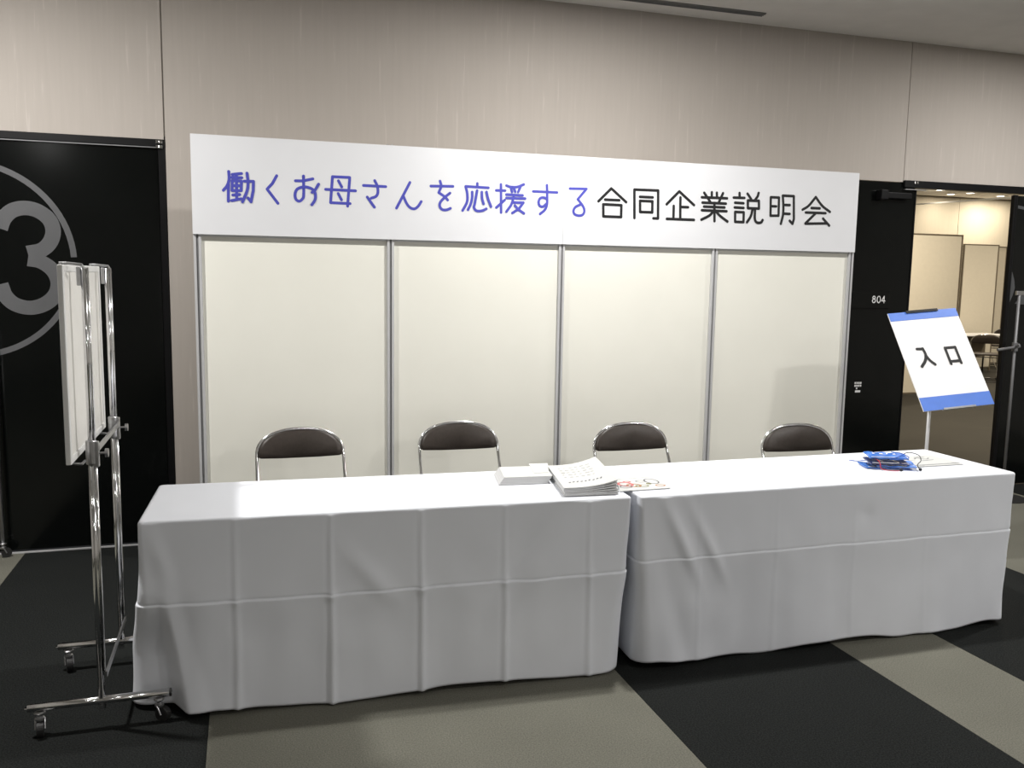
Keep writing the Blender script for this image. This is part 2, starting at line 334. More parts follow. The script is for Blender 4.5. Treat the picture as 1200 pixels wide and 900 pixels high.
# ---- door 1: wide black doors with the big number
d1 = struct('door_1', B(-3.0, -0.172, WY + 0.055, WY + 0.10, 0.008, 2.25), 'black_frame')
obj('door_leaf', B(-1.62, -0.212, WY + 0.012, WY + 0.055, 0.012, 2.205), 'black', d1)
obj('door_leaf', B(-3.0, -1.626, WY + 0.012, WY + 0.055, 0.012, 2.205), 'black', d1)
obj('door_frame', B(-3.0, -0.172, WY - 0.008, WY + 0.055, 2.212, 2.252, bev=0.003), 'black_frame', d1)
obj('door_frame', B(-0.208, -0.172, WY - 0.004, WY + 0.055, 0.006, 2.212, bev=0.003), 'black_frame', d1)
obj('frame_lip', B(-3.0, -0.215, WY - 0.004, WY + 0.012, 2.2065, 2.211), 'alu_dark', d1)
for z in (2.203, 2.229):
    bm = B(-0.218, -0.184, WY - 0.013, WY - 0.004, z, z + 0.017, bev=0.002)
    cyl(bm, (-0.203, WY - 0.014, z + 0.001), (-0.203, WY - 0.014, z + 0.016), 0.006, 10)
    obj('door_hinge', bm, 'chrome', d1)
# number decal: ring broken where the figure runs out of it
Yd = WY + 0.0105
CX, CZ, CR = -1.150, 1.588, 0.502
def ring_arc(a0, a1, r0, r1, n=40):
    bm = bmesh.new(); A = []
    for i in range(n + 1):
        a = math.radians(a0 + (a1 - a0) * i / n)
        A.append((bm.verts.new((CX + r0 * math.cos(a), Yd, CZ + r0 * math.sin(a))), bm.verts.new((CX + r1 * math.cos(a), Yd, CZ + r1 * math.sin(a)))))
    for p, q in zip(A, A[1:]): bm.faces.new((p[0], p[1], q[1], q[0]))
    return bm
obj('number_ring', ring_arc(2.5, 178, CR - 0.014, CR + 0.016), 'decal', d1)
obj('number_ring', ring_arc(182, 330, CR - 0.014, CR + 0.016), 'decal', d1)
three = [(1, [(-1.030, 1.752), (-1.008, 1.806), (-0.965, 1.848), (-0.905, 1.862), (-0.845, 1.848), (-0.795, 1.806), (-0.778, 1.748), (-0.795, 1.688), (-0.838, 1.645), (-0.905, 1.628)]),
         (1, [(-0.905, 1.596), (-0.845, 1.583), (-0.790, 1.540), (-0.765, 1.475), (-0.782, 1.408), (-0.835, 1.358), (-0.905, 1.338), (-0.975, 1.355), (-1.020, 1.400), (-1.040, 1.462)])]
bm = bmesh.new()
strokes(bm, [(1, [(a + 0.036, b) for a, b in s]) for _, s in three], 0.0375, lambda u, v, w: (u, Yd - w, v), caps=False)
obj('number', bm, 'decal', d1)

# ---- door 2: black door set left of the doorway, header, right leaf
d2 = struct('door_2', B(4.212, 4.79, WY + 0.02, WY + 0.13, 0.008, 2.248), 'black_frame')
obj('door_leaf', B(4.22, 4.788, WY - 0.002, WY + 0.02, 0.010, 2.246, bev=0.002), 'black', d2)
obj('door_header', B(4.682, 6.72, WY - 0.024, WY + 0.03, 2.212, 2.262, bev=0.003), 'black_frame', d2)
obj('header_lip', B(4.682, 4.86, WY - 0.028, WY - 0.010, 2.196, 2.202), 'steel', d2)
bm = bmesh.new()
for x in (4.756, 4.776): box(bm, x, x + 0.014, WY - 0.032, WY - 0.024, 2.238, 2.256, bev=0.002)
obj('door_hinge', bm, 'chrome', d2)
obj('door_jamb', B(5.675, 5.708, WY - 0.012, WY + 0.022, 0.006, 2.202, bev=0.003), 'black_frame', d2)
obj('door_jamb', B(4.79, 4.80, WY - 0.006, WY + 0.13, 0.006, 2.202), 'black_frame', d2)
obj('door_leaf', B(5.712, 6.70, WY + 0.004, WY + 0.034, 0.012, 2.198), 'black', d2)
bm = B(4.495, 4.730, WY - 0.045, WY - 0.002, 2.128, 2.172, bev=0.006)
box(bm, 4.462, 4.520, WY - 0.06, WY - 0.002, 2.118, 2.186, bev=0.006)
obj('door_closer', bm, 'black_frame', d2)
pl = obj('room_plate', B(4.305, 4.625, WY - 0.012, WY - 0.002, 1.362, 1.482, bev=0.002), 'black', d2)
GL = {'8': [(1, [(0, .23), (-.1, .29), (-.125, .37), (-.08, .45), (0, .48), (.08, .45), (.125, .37), (.1, .29), (0, .23), (-.12, .17), (-.16, .05), (-.1, -.06), (0, -.1), (.1, -.06), (.16, .05), (.12, .17), (0, .23)])],
      '0': [(1, [(0, .48), (-.11, .42), (-.16, .28), (-.165, .19), (-.16, .10), (-.11, -.04), (0, -.1), (.11, -.04), (.16, .10), (.165, .19), (.16, .28), (.11, .42), (0, .48)])],
      '4': [(0, [(.09, -.1), (.09, .48), (-.18, .06), (.2, .06)])]}
for ch, cx in (('8', 4.490), ('0', 4.531), ('4', 4.570)):
    bm = bmesh.new()
    strokes(bm, [(s, [(cx + a * 0.078, 1.411 + b * 0.078) for a, b in q]) for s, q in GL[ch]], 0.0036, lambda u, v, w: (u, WY - 0.0126 - w, v))
    obj('number', bm, 'white_print', pl)
bm = bmesh.new()
for r, zz in ((4, 0.823), (4, 0.803)):
    for k in range(r): box(bm, 4.380 + k * 0.0155, 4.391 + k * 0.0155, WY - 0.0035, WY - 0.002, zz, zz + 0.014)
box(bm, 4.394, 4.405, WY - 0.0035, WY - 0.002, 0.785, 0.797); box(bm, 4.388, 4.432, WY - 0.0035, WY - 0.002, 0.762, 0.777)
obj('sticker', bm, 'white_print', d2)
Y2 = WY + 0.0035
for pts in ([(5.712, 1.663), (5.735, 1.62), (5.752, 1.575), (5.762, 1.52), (5.748, 1.465), (5.726, 1.42), (5.704, 1.372), (5.704, 1.55)],
            [(5.775, 1.403), (5.825, 1.474), (5.865, 1.487), (5.865, 1.397)],
            [(5.728, 2.130), (5.80, 2.121), (5.90, 2.10), (5.90, 2.075), (5.80, 2.098), (5.728, 2.108)]):
    bm = bmesh.new(); bm.faces.new([bm.verts.new((a, Y2, b)) for a, b in pts])
    obj('number_decal', bm, 'decal_dim', d2)

# ================================================================== LAMPS
def downlight(x, y, z, label, group, power, col, size=0.12):
    t = thing('ceiling_downlight', label, 'ceiling light', (x, y, z), 0, group)
    bm = bmesh.new(); lathe(bm, [(0.085, -0.001), (0.085, -0.008), (0.070, -0.010), (0.068, -0.001)], n=24)
    obj('trim_ring', bm, 'board_edge', t)
    bm = bmesh.new(); lathe(bm, [(0.066, -0.001), (0.066, -0.006), (0.05, -0.008)], n=24)
    obj('diffuser', bm, 'lamp', t)
    L = bpy.data.lights.new('downlight_lamp', 'AREA'); L.energy = power; L.color = col; L.shape = 'DISK'; L.size = size
    lo = bpy.data.objects.new('downlight_lamp', L); COL.objects.link(lo); lo.location = (x, y, z - 0.012)
    return t
for (x, y, p), wh in zip(ROW_DESK, ('to the left of the whiteboard stand', 'over the joint of the two desks', 'in front of the open doorway')):
    downlight(x, y, CEIL, 'round white recessed ceiling downlight ' + wh, 'downlights above the reception desks', p, WHITE)
for (x, y, p), wh in zip(ROW_HALL, ('left end of the near hall row', 'middle of the near hall row', 'right end of the near hall row', 'left end of the rear hall row', 'middle of the rear hall row', 'right end of the rear hall row')):
    downlight(x, y, CEIL, 'round recessed hall downlight, ' + wh + ' before the desks', 'downlights of the hall', p, WHITE, 0.3)
INL = ['bright recessed ceiling light left of centre in the far room', 'brightest recessed ceiling light in the middle of the far room', 'recessed ceiling light nearest the right door jamb in the far room', 'faint recessed ceiling light left of the middle one in the far room']
for (x, y), lb in zip([(12.698, 8.95), (12.85, 8.25), (14.28, 8.95), (12.0, 8.05)], INL):
    t = downlight(x, min(y, 8.55), CEIL, lb, 'recessed lights of the far room', INNER_W[0], WARM)
downlight(13.75, 8.45, CEIL, 'recessed ceiling light washing the far wall with a bright scallop', 'recessed lights of the far room', INNER_W[1], WARM)
for (x, y), wh in zip(((8.2, 3.2), (11.0, 5.6), (7.2, 1.8), (13.8, 5.2)), ('in front of the first partition panel', 'above the far folding chair', 'just inside the doorway', 'at the right side')):  # unseen lamps added as general fill to brighten the far room
    downlight(x, y, CEIL, 'added warm fill light on the far room ceiling ' + wh, 'added fill lights of the far room', INNER_W[2], WARM, 0.2)
# slot diffuser in the ceiling close to the wall
bm = B(1.9, 3.37, 0.195, 0.255, CEIL - 0.006, CEIL)
sd = tag(obj('slot_diffuser', bm, 'slot'), 'long dark grey slot diffuser in the ceiling above the banner', 'air vent')
bm = bmesh.new()
for y in (0.205, 0.225, 0.242): box(bm, 1.9, 3.37, y, y + 0.005, CEIL - 0.010, CEIL - 0.006)
obj('slot_blade', bm, 'alu_dark', sd)

# ================================================================== BOOTH WALL
booth = thing('exhibition_partition', 'cream panel booth wall with grey aluminium posts behind the reception desks', 'partition')
ZT, ZB = 2.225, 1.728
PX = [0.0, 0.99, 1.98, 2.972, 3.955]
def post_bm(x):
    w = 0.019; g = 0.006; bm = bmesh.new()
    prism(bm, [(x - w, 0.012), (x - w, 0.002), (x - w + 0.003, 0.0), (x - g, 0.0), (x - g, 0.007), (x + g, 0.007), (x + g, 0.0), (x + w - 0.003, 0.0), (x + w, 0.002), (x + w, 0.012), (x + w, 0.032), (x + g, 0.036), (x - g, 0.036), (x - w, 0.032)], 'z', 0.012, ZT - 0.004)
    return bm
for x in PX:
    p = obj('post', post_bm(x), 'alu', booth)
    obj('groove_strip', B(x - 0.0055, x + 0.0055, 0.0055, 0.0072, 0.02, ZT - 0.01), 'alu_dark', p)
    bm = bmesh.new(); lathe(bm, [(0.03, 0.0), (0.03, 0.006), (0.012, 0.012)], (x, 0.018, 0.0))
    obj('levelling_foot', bm, 'rubber', p)
for a, b in zip(PX, PX[1:]):
    obj('panel', B(a + 0.0195, b - 0.0195, 0.016, 0.022, 0.06, ZT - 0.05), 'panel', booth)
    for z0 in (0.02, ZB - 0.004, ZT - 0.046):
        bm = B(a + 0.0195, b - 0.0195, 0.004, 0.032, z0, z0 + 0.040, bev=0.002)
        obj('rail', bm, 'alu', booth)

# banner: two white boards with hand-drawn lettering
ban = thing('banner_board', 'long white header board with blue and black Japanese lettering above the booth panels', 'sign', (0, 0, 0))
obj('board', B(-0.020, 1.9785, -0.010, -0.0005, 1.733, 2.230), 'board', ban)
obj('board', B(1.9795, 3.970, -0.010, -0.0005, 1.733, 2.230), 'board', ban)
for col, sts in BANNER:
    bm = strokes(bmesh.new(), sts, 0.0074 if col == 'b' else 0.0082, lambda u, v, w: (u, -0.0108 - w, v))
    obj('character', bm, 'blue_print' if col == 'b' else 'black_print', ban)
bm = bmesh.new()
for x in (0.97, 0.995): box(bm, x, x + 0.006, -0.006, 0.01, 2.2301, 2.236)
obj('hanger_clip', bm, 'steel', ban)

# ================================================================== TABLES + CLOTHS
def table(name, label, ox, oy, L, D, rz, h):
    t = thing(name, label, 'table', (ox, oy, 0), rz)
    obj('tabletop', B(0.03, L - 0.03, 0.04, D - 0.04, h - 0.035, h - 0.006, bev=0.004), 'table', t)
    for x in (0.26, L - 0.26):
        for y in (0.10, D - 0.12):
            bm = bmesh.new(); cyl(bm, (x, y, 0.012), (x, y, h - 0.035), 0.014)
            lg = obj('leg', bm, 'steel', t)
            bm = bmesh.new(); cyl(bm, (x, y, 0.0), (x, y, 0.016), 0.018); obj('rubber_foot', bm, 'rubber', lg)
    return t

def nz(x, y, z): return noise.noise(Vector((x, y, z)))
def gauss(x, s): return math.exp(-(x / s) ** 2)

def cloth(name, label, ox, oy, L, D, rz, h, crease_z, creases, hem, bump_fn, seed, cr_amp=1.0, fl_l=0.02, fl_r=0.02, fl_f=0.02, rc=0.10):
    bm = bmesh.new()
    nF, nS, nBk, nA = int(L / 0.0075), 40, 60, 14
    zs = [h - 0.012 * (1 - math.cos(k * PI / 10)) for k in range(1, 5)]         # rounded edge
    ztop = zs[-1]
    NZ = 84
    rows = []                                        # (z fraction down 0..1, inset)
    fc = (h - 0.010 - crease_z) / (h - 0.010 - 0.016)
    rows = sorted({round(k / NZ, 5) for k in range(NZ + 1)} | {round(fc + j * 0.0018, 5) for j in range(-18, 19)})
    def contour(e_l, e_r, e_f, e_b, r):
        x0, x1, y0, y1 = -e_l, L + e_r, -e_f, D + e_b
        pts = []
        def side(p, q, n, nrm, tg, base):
            for i in range(n):
                t = i / n; pts.append((p[0] + (q[0] - p[0]) * t, p[1] + (q[1] - p[1]) * t, nrm[0], nrm[1], tg))
        def arc(cx, cy, a0, n, tg):
            for i in range(n):
                a = a0 + PI / 2 * i / n
                pts.append((cx + r * math.cos(a), cy + r * math.sin(a), math.cos(a), math.sin(a), tg))
        side((x0 + r, y0), (x1 - r, y0), nF, (0, -1), 'f', 0)
        arc(x1 - r, y0 + r, -PI / 2, nA, 'c'); side((x1, y0 + r), (x1, y1 - r), nS, (1, 0), 'r', 0)
        arc(x1 - r, y1 - r, 0, nA, 'c'); side((x1 - r, y1), (x0 + r, y1), nBk, (0, 1), 'b', 0)
        arc(x0 + r, y1 - r, PI / 2, nA, 'c'); side((x0, y1 - r), (x0, y0 + r), nS, (-1, 0), 'l', 0)
        arc(x0 + r, y0 + r, PI, nA, 'c')
        return pts
    rings = []
    # flat top, shrinking in, with faint sag
    for ins in (0.20, 0.12, 0.05, 0.015):
        C = contour(-ins, -ins, -ins, -ins, 0.012)
        rings.append([bm.verts.new((x, y, h - 0.0006 + 0.0010 * nz(x * 6, y * 6, seed))) for x, y, _, _, _ in C])
    for k in range(1, 5):
        a = k * PI / 10
        e = -0.010 + 0.010 * math.sin(a); zz = h - 0.010 * (1 - math.cos(a))
        C = contour(e, e, e, e, 0.014)
        rings.append([bm.verts.new((x, y, zz)) for x, y, _, _, _ in C])
    for f in rows:
        fl = f ** 1.3
        C = contour(fl_l * fl, fl_r * fl, fl_f * fl, 0.01 * fl, 0.016 + rc * f ** 1.2)
        ring = []
        for x, y, nx, ny, tg in C:
            s = x if tg in 'fbc' else y
            hz = hem(x) if ny < 0.5 else 0.03
            z = (h - 0.010) + (hz - (h - 0.010)) * f
            o = 0.0
            o += 0.010 * f * nz(x * 3.1 + seed, y * 3.1, z * 1.2) + 0.0050 * min(1, 0.15 + 2 * f) * nz(x * 9 + seed, y * 9, z * 6)
            o += 0.0050 * f * nz(x * 7.0 - seed, y * 5, 0.5 * z)
            dz = z - crease_z - 0.004 * nz(x * 2.2, seed, 0)
            o += cr_amp * (0.0046 / (1 + math.exp(max(-40, min(40, dz / 0.0012)))) * math.exp(min(0, dz) / 0.055) - 0.0020 * gauss(dz - 0.005, 0.004)) + 0.004 * gauss(dz, 0.08)
            for cx, amp in creases:
                if tg == 'f':
                    dx = x - cx - 0.004 * nz(z * 4, cx, seed)
                    w = 0.008 + 0.008 * f
                    am = amp * (0.35 + 0.9 * f)
                    o += am * (0.0042 * gauss(dx, w * 0.8) + 0.0015 * gauss(dx, 0.04) - 0.0010 * gauss(dx + 0.016, w * 0.7))
                    # pinch where two creases cross
                    o += 0.004 * amp * gauss(dx, 0.02) * gauss(dz, 0.02)
            px, py = x + nx * o, y + ny * o
            dx_, dy_ = bump_fn(x, y, z, f, tg)
            ring.append(bm.verts.new((px + dx_, py + dy_, z)))
        rings.append(ring)
    for A, Bq in zip(rings, rings[1:]):
        n = len(A)
        for k in range(n): bm.faces.new((A[k], A[(k + 1) % n], Bq[(k + 1) % n], Bq[k]))
    bm.faces.new(rings[0])
    # folded hem: a thin outward lip
    o = obj(name, bm, 'cloth', None, smooth=True)
    o.location = (ox, oy, 0); o.rotation_euler = (0, 0, rz)
    so = o.modifiers.new('thickness', 'SOLIDIFY'); so.thickness = 0.0015; so.offset = -1
    return tag(o, label, 'tablecloth', 'white tablecloths of the reception desks')

TH = 0.70
TL = dict(ox=-0.137, oy=-1.683, L=1.787, D=0.55, rz=-0.040, h=TH)
TR = dict(ox=1.683, oy=-1.764, L=1.861, D=0.56, rz=0.006, h=TH)
table('folding_table', 'long folding table hidden under the left white tablecloth', **TL)
table('folding_table', 'long folding table hidden under the right white tablecloth', **TR)

def bumpL(x, y, z, f, tg):
    dx = dy = 0.0
    # left front corner: cloth tucked behind the stand's foot bar, then thrown forward beside it
    if y < 0.25 and x < 0.5:
        g = max(0.0, min(1.0, (f - 0.35) / 0.40)); g = g * g * (3 - 2 * g)
        w_ = max(0.0, min(1.0, (0.030 + 0.105 * f - x) / 0.030 + 0.5)); w_ = w_ * w_ * (3 - 2 * w_)
        dy += 0.085 * g * w_
        dx -= 0.030 * g * w_
        dy -= 0.016 * f ** 2 * gauss(x - 0.18, 0.05)
        # diagonal folds from the corner
        dy -= 0.006 * gauss((x - 0.05) - 0.10 * f, 0.025) * f
        dy += 0.008 * gauss((x - 0.12) - 0.16 * f + 0.05, 0.03) * f * (1 - 0.5 * f)
        dy -= 0.006 * gauss((x - 0.03) - 0.22 * (f), 0.03) * gauss(f - 0.18, 0.15)
    if y > 0.36 and x < 0.4:                      # pushed in behind by the stand's rear foot bar
        g = max(0.0, min(1.0, (f - 0.35) / 0.40)); g = g * g * (3 - 2 * g)
        w_ = min(1.0, (y - 0.36) / 0.07); w_ = w_ * w_ * (3 - 2 * w_)
        dx += 0.125 * g * w_ * max(0.0, 1 - max(0.0, x) / 0.4)
    # drape folds falling from the right corner
    dy -= 0.011 * gauss((x - 1.62) + 0.55 * f, 0.06) * gauss(f - 0.30, 0.22)
    dy += 0.009 * gauss((x - 1.50) + 0.55 * f, 0.05) * gauss(f - 0.30, 0.22)
    dy -= 0.011 * gauss((x - 0.66) - 0.50 * (f - 0.1), 0.045) * gauss(f - 0.34, 0.14)
    return dx, dy
def bumpR(x, y, z, f, tg):
    dy = 0.0
    dy -= 0.016 * gauss((x - 0.10) - 0.30 * f, 0.03) * gauss(f - 0.28, 0.22); dy -= 0.012 * gauss((x - 0.20) - 0.34 * f, 0.028) * gauss(f - 0.30, 0.20)
    dy += 0.012 * gauss((x - 0.02) - 0.20 * f, 0.05) * f
    dy -= 0.022 * f ** 2 * gauss(x - 0.17, 0.10)
    dy += 0.020 * f ** 2 * gauss(x - 0.50, 0.14)
    dy -= 0.016 * f ** 2 * gauss(x - 1.42, 0.08)
    dy -= 0.020 * f ** 2 * gauss(x - 1.86, 0.10)
    dy += 0.006 * gauss(x - 1.06, 0.04) * gauss(f - 0.20, 0.06)
    return 0.0, dy
cloth('tablecloth', 'white cloth with fold creases draped over the left desk beside the whiteboard stand', **TL, crease_z=0.402,
      creases=[(0.315, 1.4), (0.64, 2.0), (0.965, 1.9), (1.28, 1.4), (1.615, 1.2)], hem=lambda x: 0.016 + 0.008 * math.sin(x * 6.3 + 0.6), bump_fn=bumpL, seed=1.3, fl_l=0.03, fl_r=-0.03, fl_f=0.035, rc=0.07)
cloth('tablecloth', 'white cloth with one long fold line draped over the right desk', **TR, crease_z=0.437,
      creases=[(0.26, 0.35), (0.62, 0.3), (1.0, 0.25), (1.37, 0.2)], hem=lambda x: 0.016 + 0.010 * math.sin(x * 7.1 + 1.0) + 0.004 * math.sin(x * 19), bump_fn=bumpR, seed=5.1, cr_amp=0.7, fl_l=0.0, fl_r=-0.02, fl_f=0.02, rc=0.05)

# ================================================================== FOLDING CHAIRS
def make_chair(label):
    t = thing('folding_chair', label, 'chair', (0, 0, 0), 0, 'folding chairs behind the reception desks')
    w = 0.215
    # front-leg tube that runs up and over the back as one arch (front is -y)
    arch = []
    z0, z1 = 0.625, 0.757
    for k in range(0, 25):
        a = PI * k / 24
        ca, sa = math.cos(a), math.sin(a)
        ex = 2 / 2.35
        x = -w * math.copysign(abs(ca) ** ex, ca); z = z0 + (z1 - z0) * abs(sa) ** ex
        arch.append((x, 0.012 + 0.10 * (z - z0) / (z1 - z0) * 0.25, z))
    left = [(-w + 0.0, -0.34, 0.018), (-w, -0.19, 0.30), (-w, -0.02, 0.565)]
    right = [(w, -0.02, 0.565), (w, -0.19, 0.30), (w, -0.34, 0.018)]
    bm = tube(bmesh.new(), left + arch + right, 0.0090, 12)
    obj('back_frame', bm, 'chrome', t, smooth=True)
    bm = tube(bmesh.new(), [(-w + 0.03, 0.16, 0.018), (-w + 0.03, -0.22, 0.415), (w - 0.03, -0.22, 0.415), (w - 0.03, 0.16, 0.018), (w - 0.03, 0.165, 0.014), (-w + 0.03, 0.165, 0.014)], 0.0095, 10, closed=True)
    obj('rear_legs', bm, 'chrome', t, smooth=True)
    for y_, z_ in ((-0.335, 0.03), (-0.14, 0.38)):
        bm = bmesh.new(); cyl(bm, (-w, y_, z_), (w, y_, z_), 0.008); obj('stretcher', bm, 'chrome', t, smooth=True)
    for x in (-w, w):
        bm = bmesh.new(); cyl(bm, (x, -0.345, 0.0), (x, -0.338, 0.03), 0.014); obj('rubber_foot', bm, 'rubber', t)
    for x in (-w + 0.03, w - 0.03):
        bm = bmesh.new(); cyl(bm, (x, 0.163, 0.0), (x, 0.16, 0.026), 0.013); obj('rubber_foot', bm, 'rubber', t)
    # padded D-shaped backrest
    pts = []
    for k in range(0, 25):
        a = PI * k / 24; ca, sa = math.cos(a), math.sin(a); ex = 2 / 2.4
        pts.append(((w - 0.006) * math.copysign(abs(ca) ** ex, ca), 0.623 + 0.132 * abs(sa) ** ex))
    pts += [(-0.195, 0.616), (-0.10, 0.611), (0, 0.610), (0.10, 0.611), (0.195, 0.616)]
    bm = bmesh.new()
    def ringy(s, y): return [bm.verts.new((x * s, y + 0.10 * (z - 0.625) / 0.132 * 0.25 - 0.018 * (1 - (x / w) ** 2) * -1, 0.675 + (z - 0.675) * s)) for x, z in pts]
    rs = [ringy(0.90, -0.012), ringy(0.97, -0.008), ringy(1.0, 0.0), ringy(1.0, 0.012), ringy(0.97, 0.018), ringy(0.9, 0.021)]
    for A, Bq in zip(rs, rs[1:]):
        for k in range(len(A)): bm.faces.new((A[k], A[(k + 1) % len(A)], Bq[(k + 1) % len(A)], Bq[k]))
    bm.faces.new(rs[0]); bm.faces.new(rs[-1])
    obj('backrest', bm, 'vinyl', t, smooth=True)
    bm = B(-0.195, 0.195, -0.335, 0.035, 0.418, 0.452, bev=0.016, seg=3)
    obj('seat', bm, 'vinyl', t, smooth=True)
    return t
CH = [(0.483, -0.30, 0.02, 'brown padded chrome folding chair farthest left, behind the left desk end'),
      (1.316, -0.27, -0.03, 'brown padded chrome folding chair second from left, left of the paper stacks'),
      (2.228, -0.49, 0.0, 'brown padded chrome folding chair behind the paper stacks and flyer'),
      (3.125, -0.72, -0.06, 'brown padded chrome folding chair farthest right, nearest the blue badge holders')]
ch0 = None
for x, y, rz, lb in CH:
    if ch0 is None:
        ch0 = make_chair(lb); ch0.location = (x, y, 0); ch0.rotation_euler = (0, 0, rz)
    else: dup(ch0, (x, y, 0), rz, lb)

# ================================================================== WHITEBOARD STAND
def caster(parent, x, y, rz, name='caster'):
    bm = bmesh.new(); c, s = math.cos(rz), math.sin(rz)
    cyl(bm, (x, y, 0.058), (x, y, 0.082), 0.007); lathe(bm, [(0.016, 0.0), (0.018, 0.004), (0.012, 0.009)], (x, y, 0.073), 16)
    lathe(bm, [(0.013, 0.0), (0.0155, 0.004), (0.0155, 0.010), (0.010, 0.014)], (x, y, 0.049), 14)
    for q in (-0.0135, 0.0135):
        px, py = x - s * q, y + c * q
        tube(bm, [(px, py, 0.056), (px + 0.008 * c, py + 0.008 * s, 0.042), (px + 0.015 * c, py + 0.015 * s, 0.026)], 0.0032, 8)
    k = obj(name, bm, 'steel', parent, smooth=False)
    wx, wy = x + 0.015 * c, y + 0.015 * s
    bm = bmesh.new(); ax = Vector((-s, c, 0)); m0 = Vector((wx, wy, 0.0255))
    tube(bm, [m0 - ax * 0.0105, m0 - ax * 0.0090, m0 + ax * 0.0090, m0 + ax * 0.0105], 0.0255, 22)
    obj('wheel', bm, 'rubber', k)
    return k

SX, Y0, Y1 = -0.265, -1.700, -1.195
st = thing('whiteboard_stand', 'chrome wheeled stand holding a narrow whiteboard seen almost edge-on, left of the desks', 'stand', (SX, (Y0 + Y1) / 2, 0))
st_inv = Vector((-SX, -(Y0 + Y1) / 2, 0))
def so(name, bm, m, parent=None, smooth=False):
    bmesh.ops.translate(bm, verts=bm.verts, vec=st_inv)
    return obj(name, bm, m, parent or st, smooth)
for y, sgn in ((Y0, -1), (Y1, 1)):
    bm = bmesh.new(); cyl(bm, (SX - 0.225, y, 0.096), (SX + 0.215, y, 0.096), 0.0135, 16)
    for xe in (SX - 0.225, SX + 0.215): lathe(bm, [(0.001, -0.001), (0.010, -0.001), (0.010, 0.001)], (xe, y, 0.096), 8)
    fb = so('foot_bar', bm, 'chrome', smooth=True)
    bm = bmesh.new(); cyl(bm, (SX + 0.2151, y, 0.096), (SX + 0.221, y, 0.096), 0.0138, 16); so('end_cap', bm, 'rubber', fb)
    bm = bmesh.new(); cyl(bm, (SX, y, 0.105), (SX, y, 0.978), 0.0112, 16); so('lower_pole', bm, 'chrome', smooth=True)
    bm = bmesh.new(); cyl(bm, (SX + 0.013, y - 0.004, 0.20), (SX + 0.013, y - 0.004, 0.94), 0.0048, 10); so('pole_rib', bm, 'chrome', smooth=True)
    bm = bmesh.new(); cyl(bm, (SX, y, 0.95), (SX, y, 1.548), 0.0092, 16)
    cyl(bm, (SX + 0.011, y, 0.95), (SX + 0.011, y, 1.548), 0.0042, 10)
    so('upper_pole', bm, 'chrome', smooth=True)
    bm = bmesh.new(); lathe(bm, [(0.015, -0.045), (0.017, -0.042), (0.017, 0.030), (0.015, 0.033)], (SX, y, 0.955), 18)
    box(bm, SX + 0.006, SX + 0.024, y - 0.010, y + 0.010, 0.900, 0.985, bev=0.003)
    cl = so('clamp', bm, 'steel')
    bm = bmesh.new(); cyl(bm, (SX + 0.02, y, 0.945), (SX + 0.042, y, 0.945), 0.004, 8)
    cyl(bm, (SX + 0.042, y, 0.945), (SX + 0.052, y, 0.945), 0.0145, 14)
    kn = so('knob', bm, 'steel', cl)
    bm = bmesh.new(); cyl(bm, (SX, y, 0.068), (SX, y, 0.084), 0.012, 12); so('bolt', bm, 'chrome')
# cross members between the poles
def bar(p, q, wy_, h):
    p, q = Vector(p), Vector(q); d = (q - p).normalized(); s = Vector((1, 0, 0)) * wy_; u = d.cross(Vector((1, 0, 0))).normalized() * h
    bm = bmesh.new(); A = [bm.verts.new(p + a + b) for a, b in ((-s, -u), (s, -u), (s, u), (-s, u))]; Bq = [bm.verts.new(q + a + b) for a, b in ((-s, -u), (s, -u), (s, u), (-s, u))]
    bm.faces.new(A); bm.faces.new(Bq[::-1])
    for i in range(4): bm.faces.new((A[i], A[(i + 1) % 4], Bq[(i + 1) % 4], Bq[i]))
    return bm
so('cross_bar', bar((SX + 0.022, Y0, 0.962), (SX + 0.022, Y1, 0.962), 0.003, 0.009), 'steel')
so('cross_bar', bar((SX + 0.017, Y0, 0.185), (SX + 0.017, Y1, 0.185), 0.003, 0.009), 'steel')
# casters turned at different angles
for x, y, r in ((SX - 0.190, Y0, -1.4), (SX + 0.180, Y0, -0.6), (SX - 0.190, Y1, -1.3), (SX + 0.180, Y1, 2.2)):
    k = caster(None, x, y, r)
    k.parent = st; k.location = st_inv
# the board
BX = -0.309
bm = B(BX - 0.004, BX + 0.004, -1.815, -1.135, 0.955, 1.535)
wbd = so('whiteboard', bm, 'whiteboard')
for (a, b, c, d) in ((-1.835, -1.812, 0.935, 1.555), (-1.140, -1.117, 0.935, 1.555)):
    bm = B(BX - 0.008, BX + 0.008, a, b, c, d, bev=0.003); so('board_frame', bm, 'board_edge', wbd)
for z in (0.935, 1.533):
    bm = B(BX - 0.008, BX + 0.008, -1.812, -1.140, z, z + 0.022, bev=0.003); so('board_frame', bm, 'board_edge', wbd)
for y in (Y0 - 0.06, Y1 + 0.0):
    bm = tube(bmesh.new(), [(SX + 0.004, y + 0.04, 1.545), (SX + 0.004, y, 1.556), (BX + 0.006, y, 1.560), (BX - 0.012, y, 1.561), (BX - 0.013, y, 1.538)], 0.005, 8)
    so('top_hook', bm, 'steel')
    bm = tube(bmesh.new(), [(SX - 0.015, y + 0.04, 0.925), (SX - 0.02, y, 0.922), (BX - 0.002, y, 0.925), (BX - 0.014, y, 0.927), (BX - 0.014, y, 0.945)], 0.0045, 8)
    so('bottom_hook', bm, 'steel')
# slim mount strips between board and poles
for y in (Y0, Y1):
    bm = B(SX - 0.020, SX - 0.008, y - 0.011, y + 0.011, 1.49, 1.55, bev=0.002); so('mount_plate', bm, 'alu')

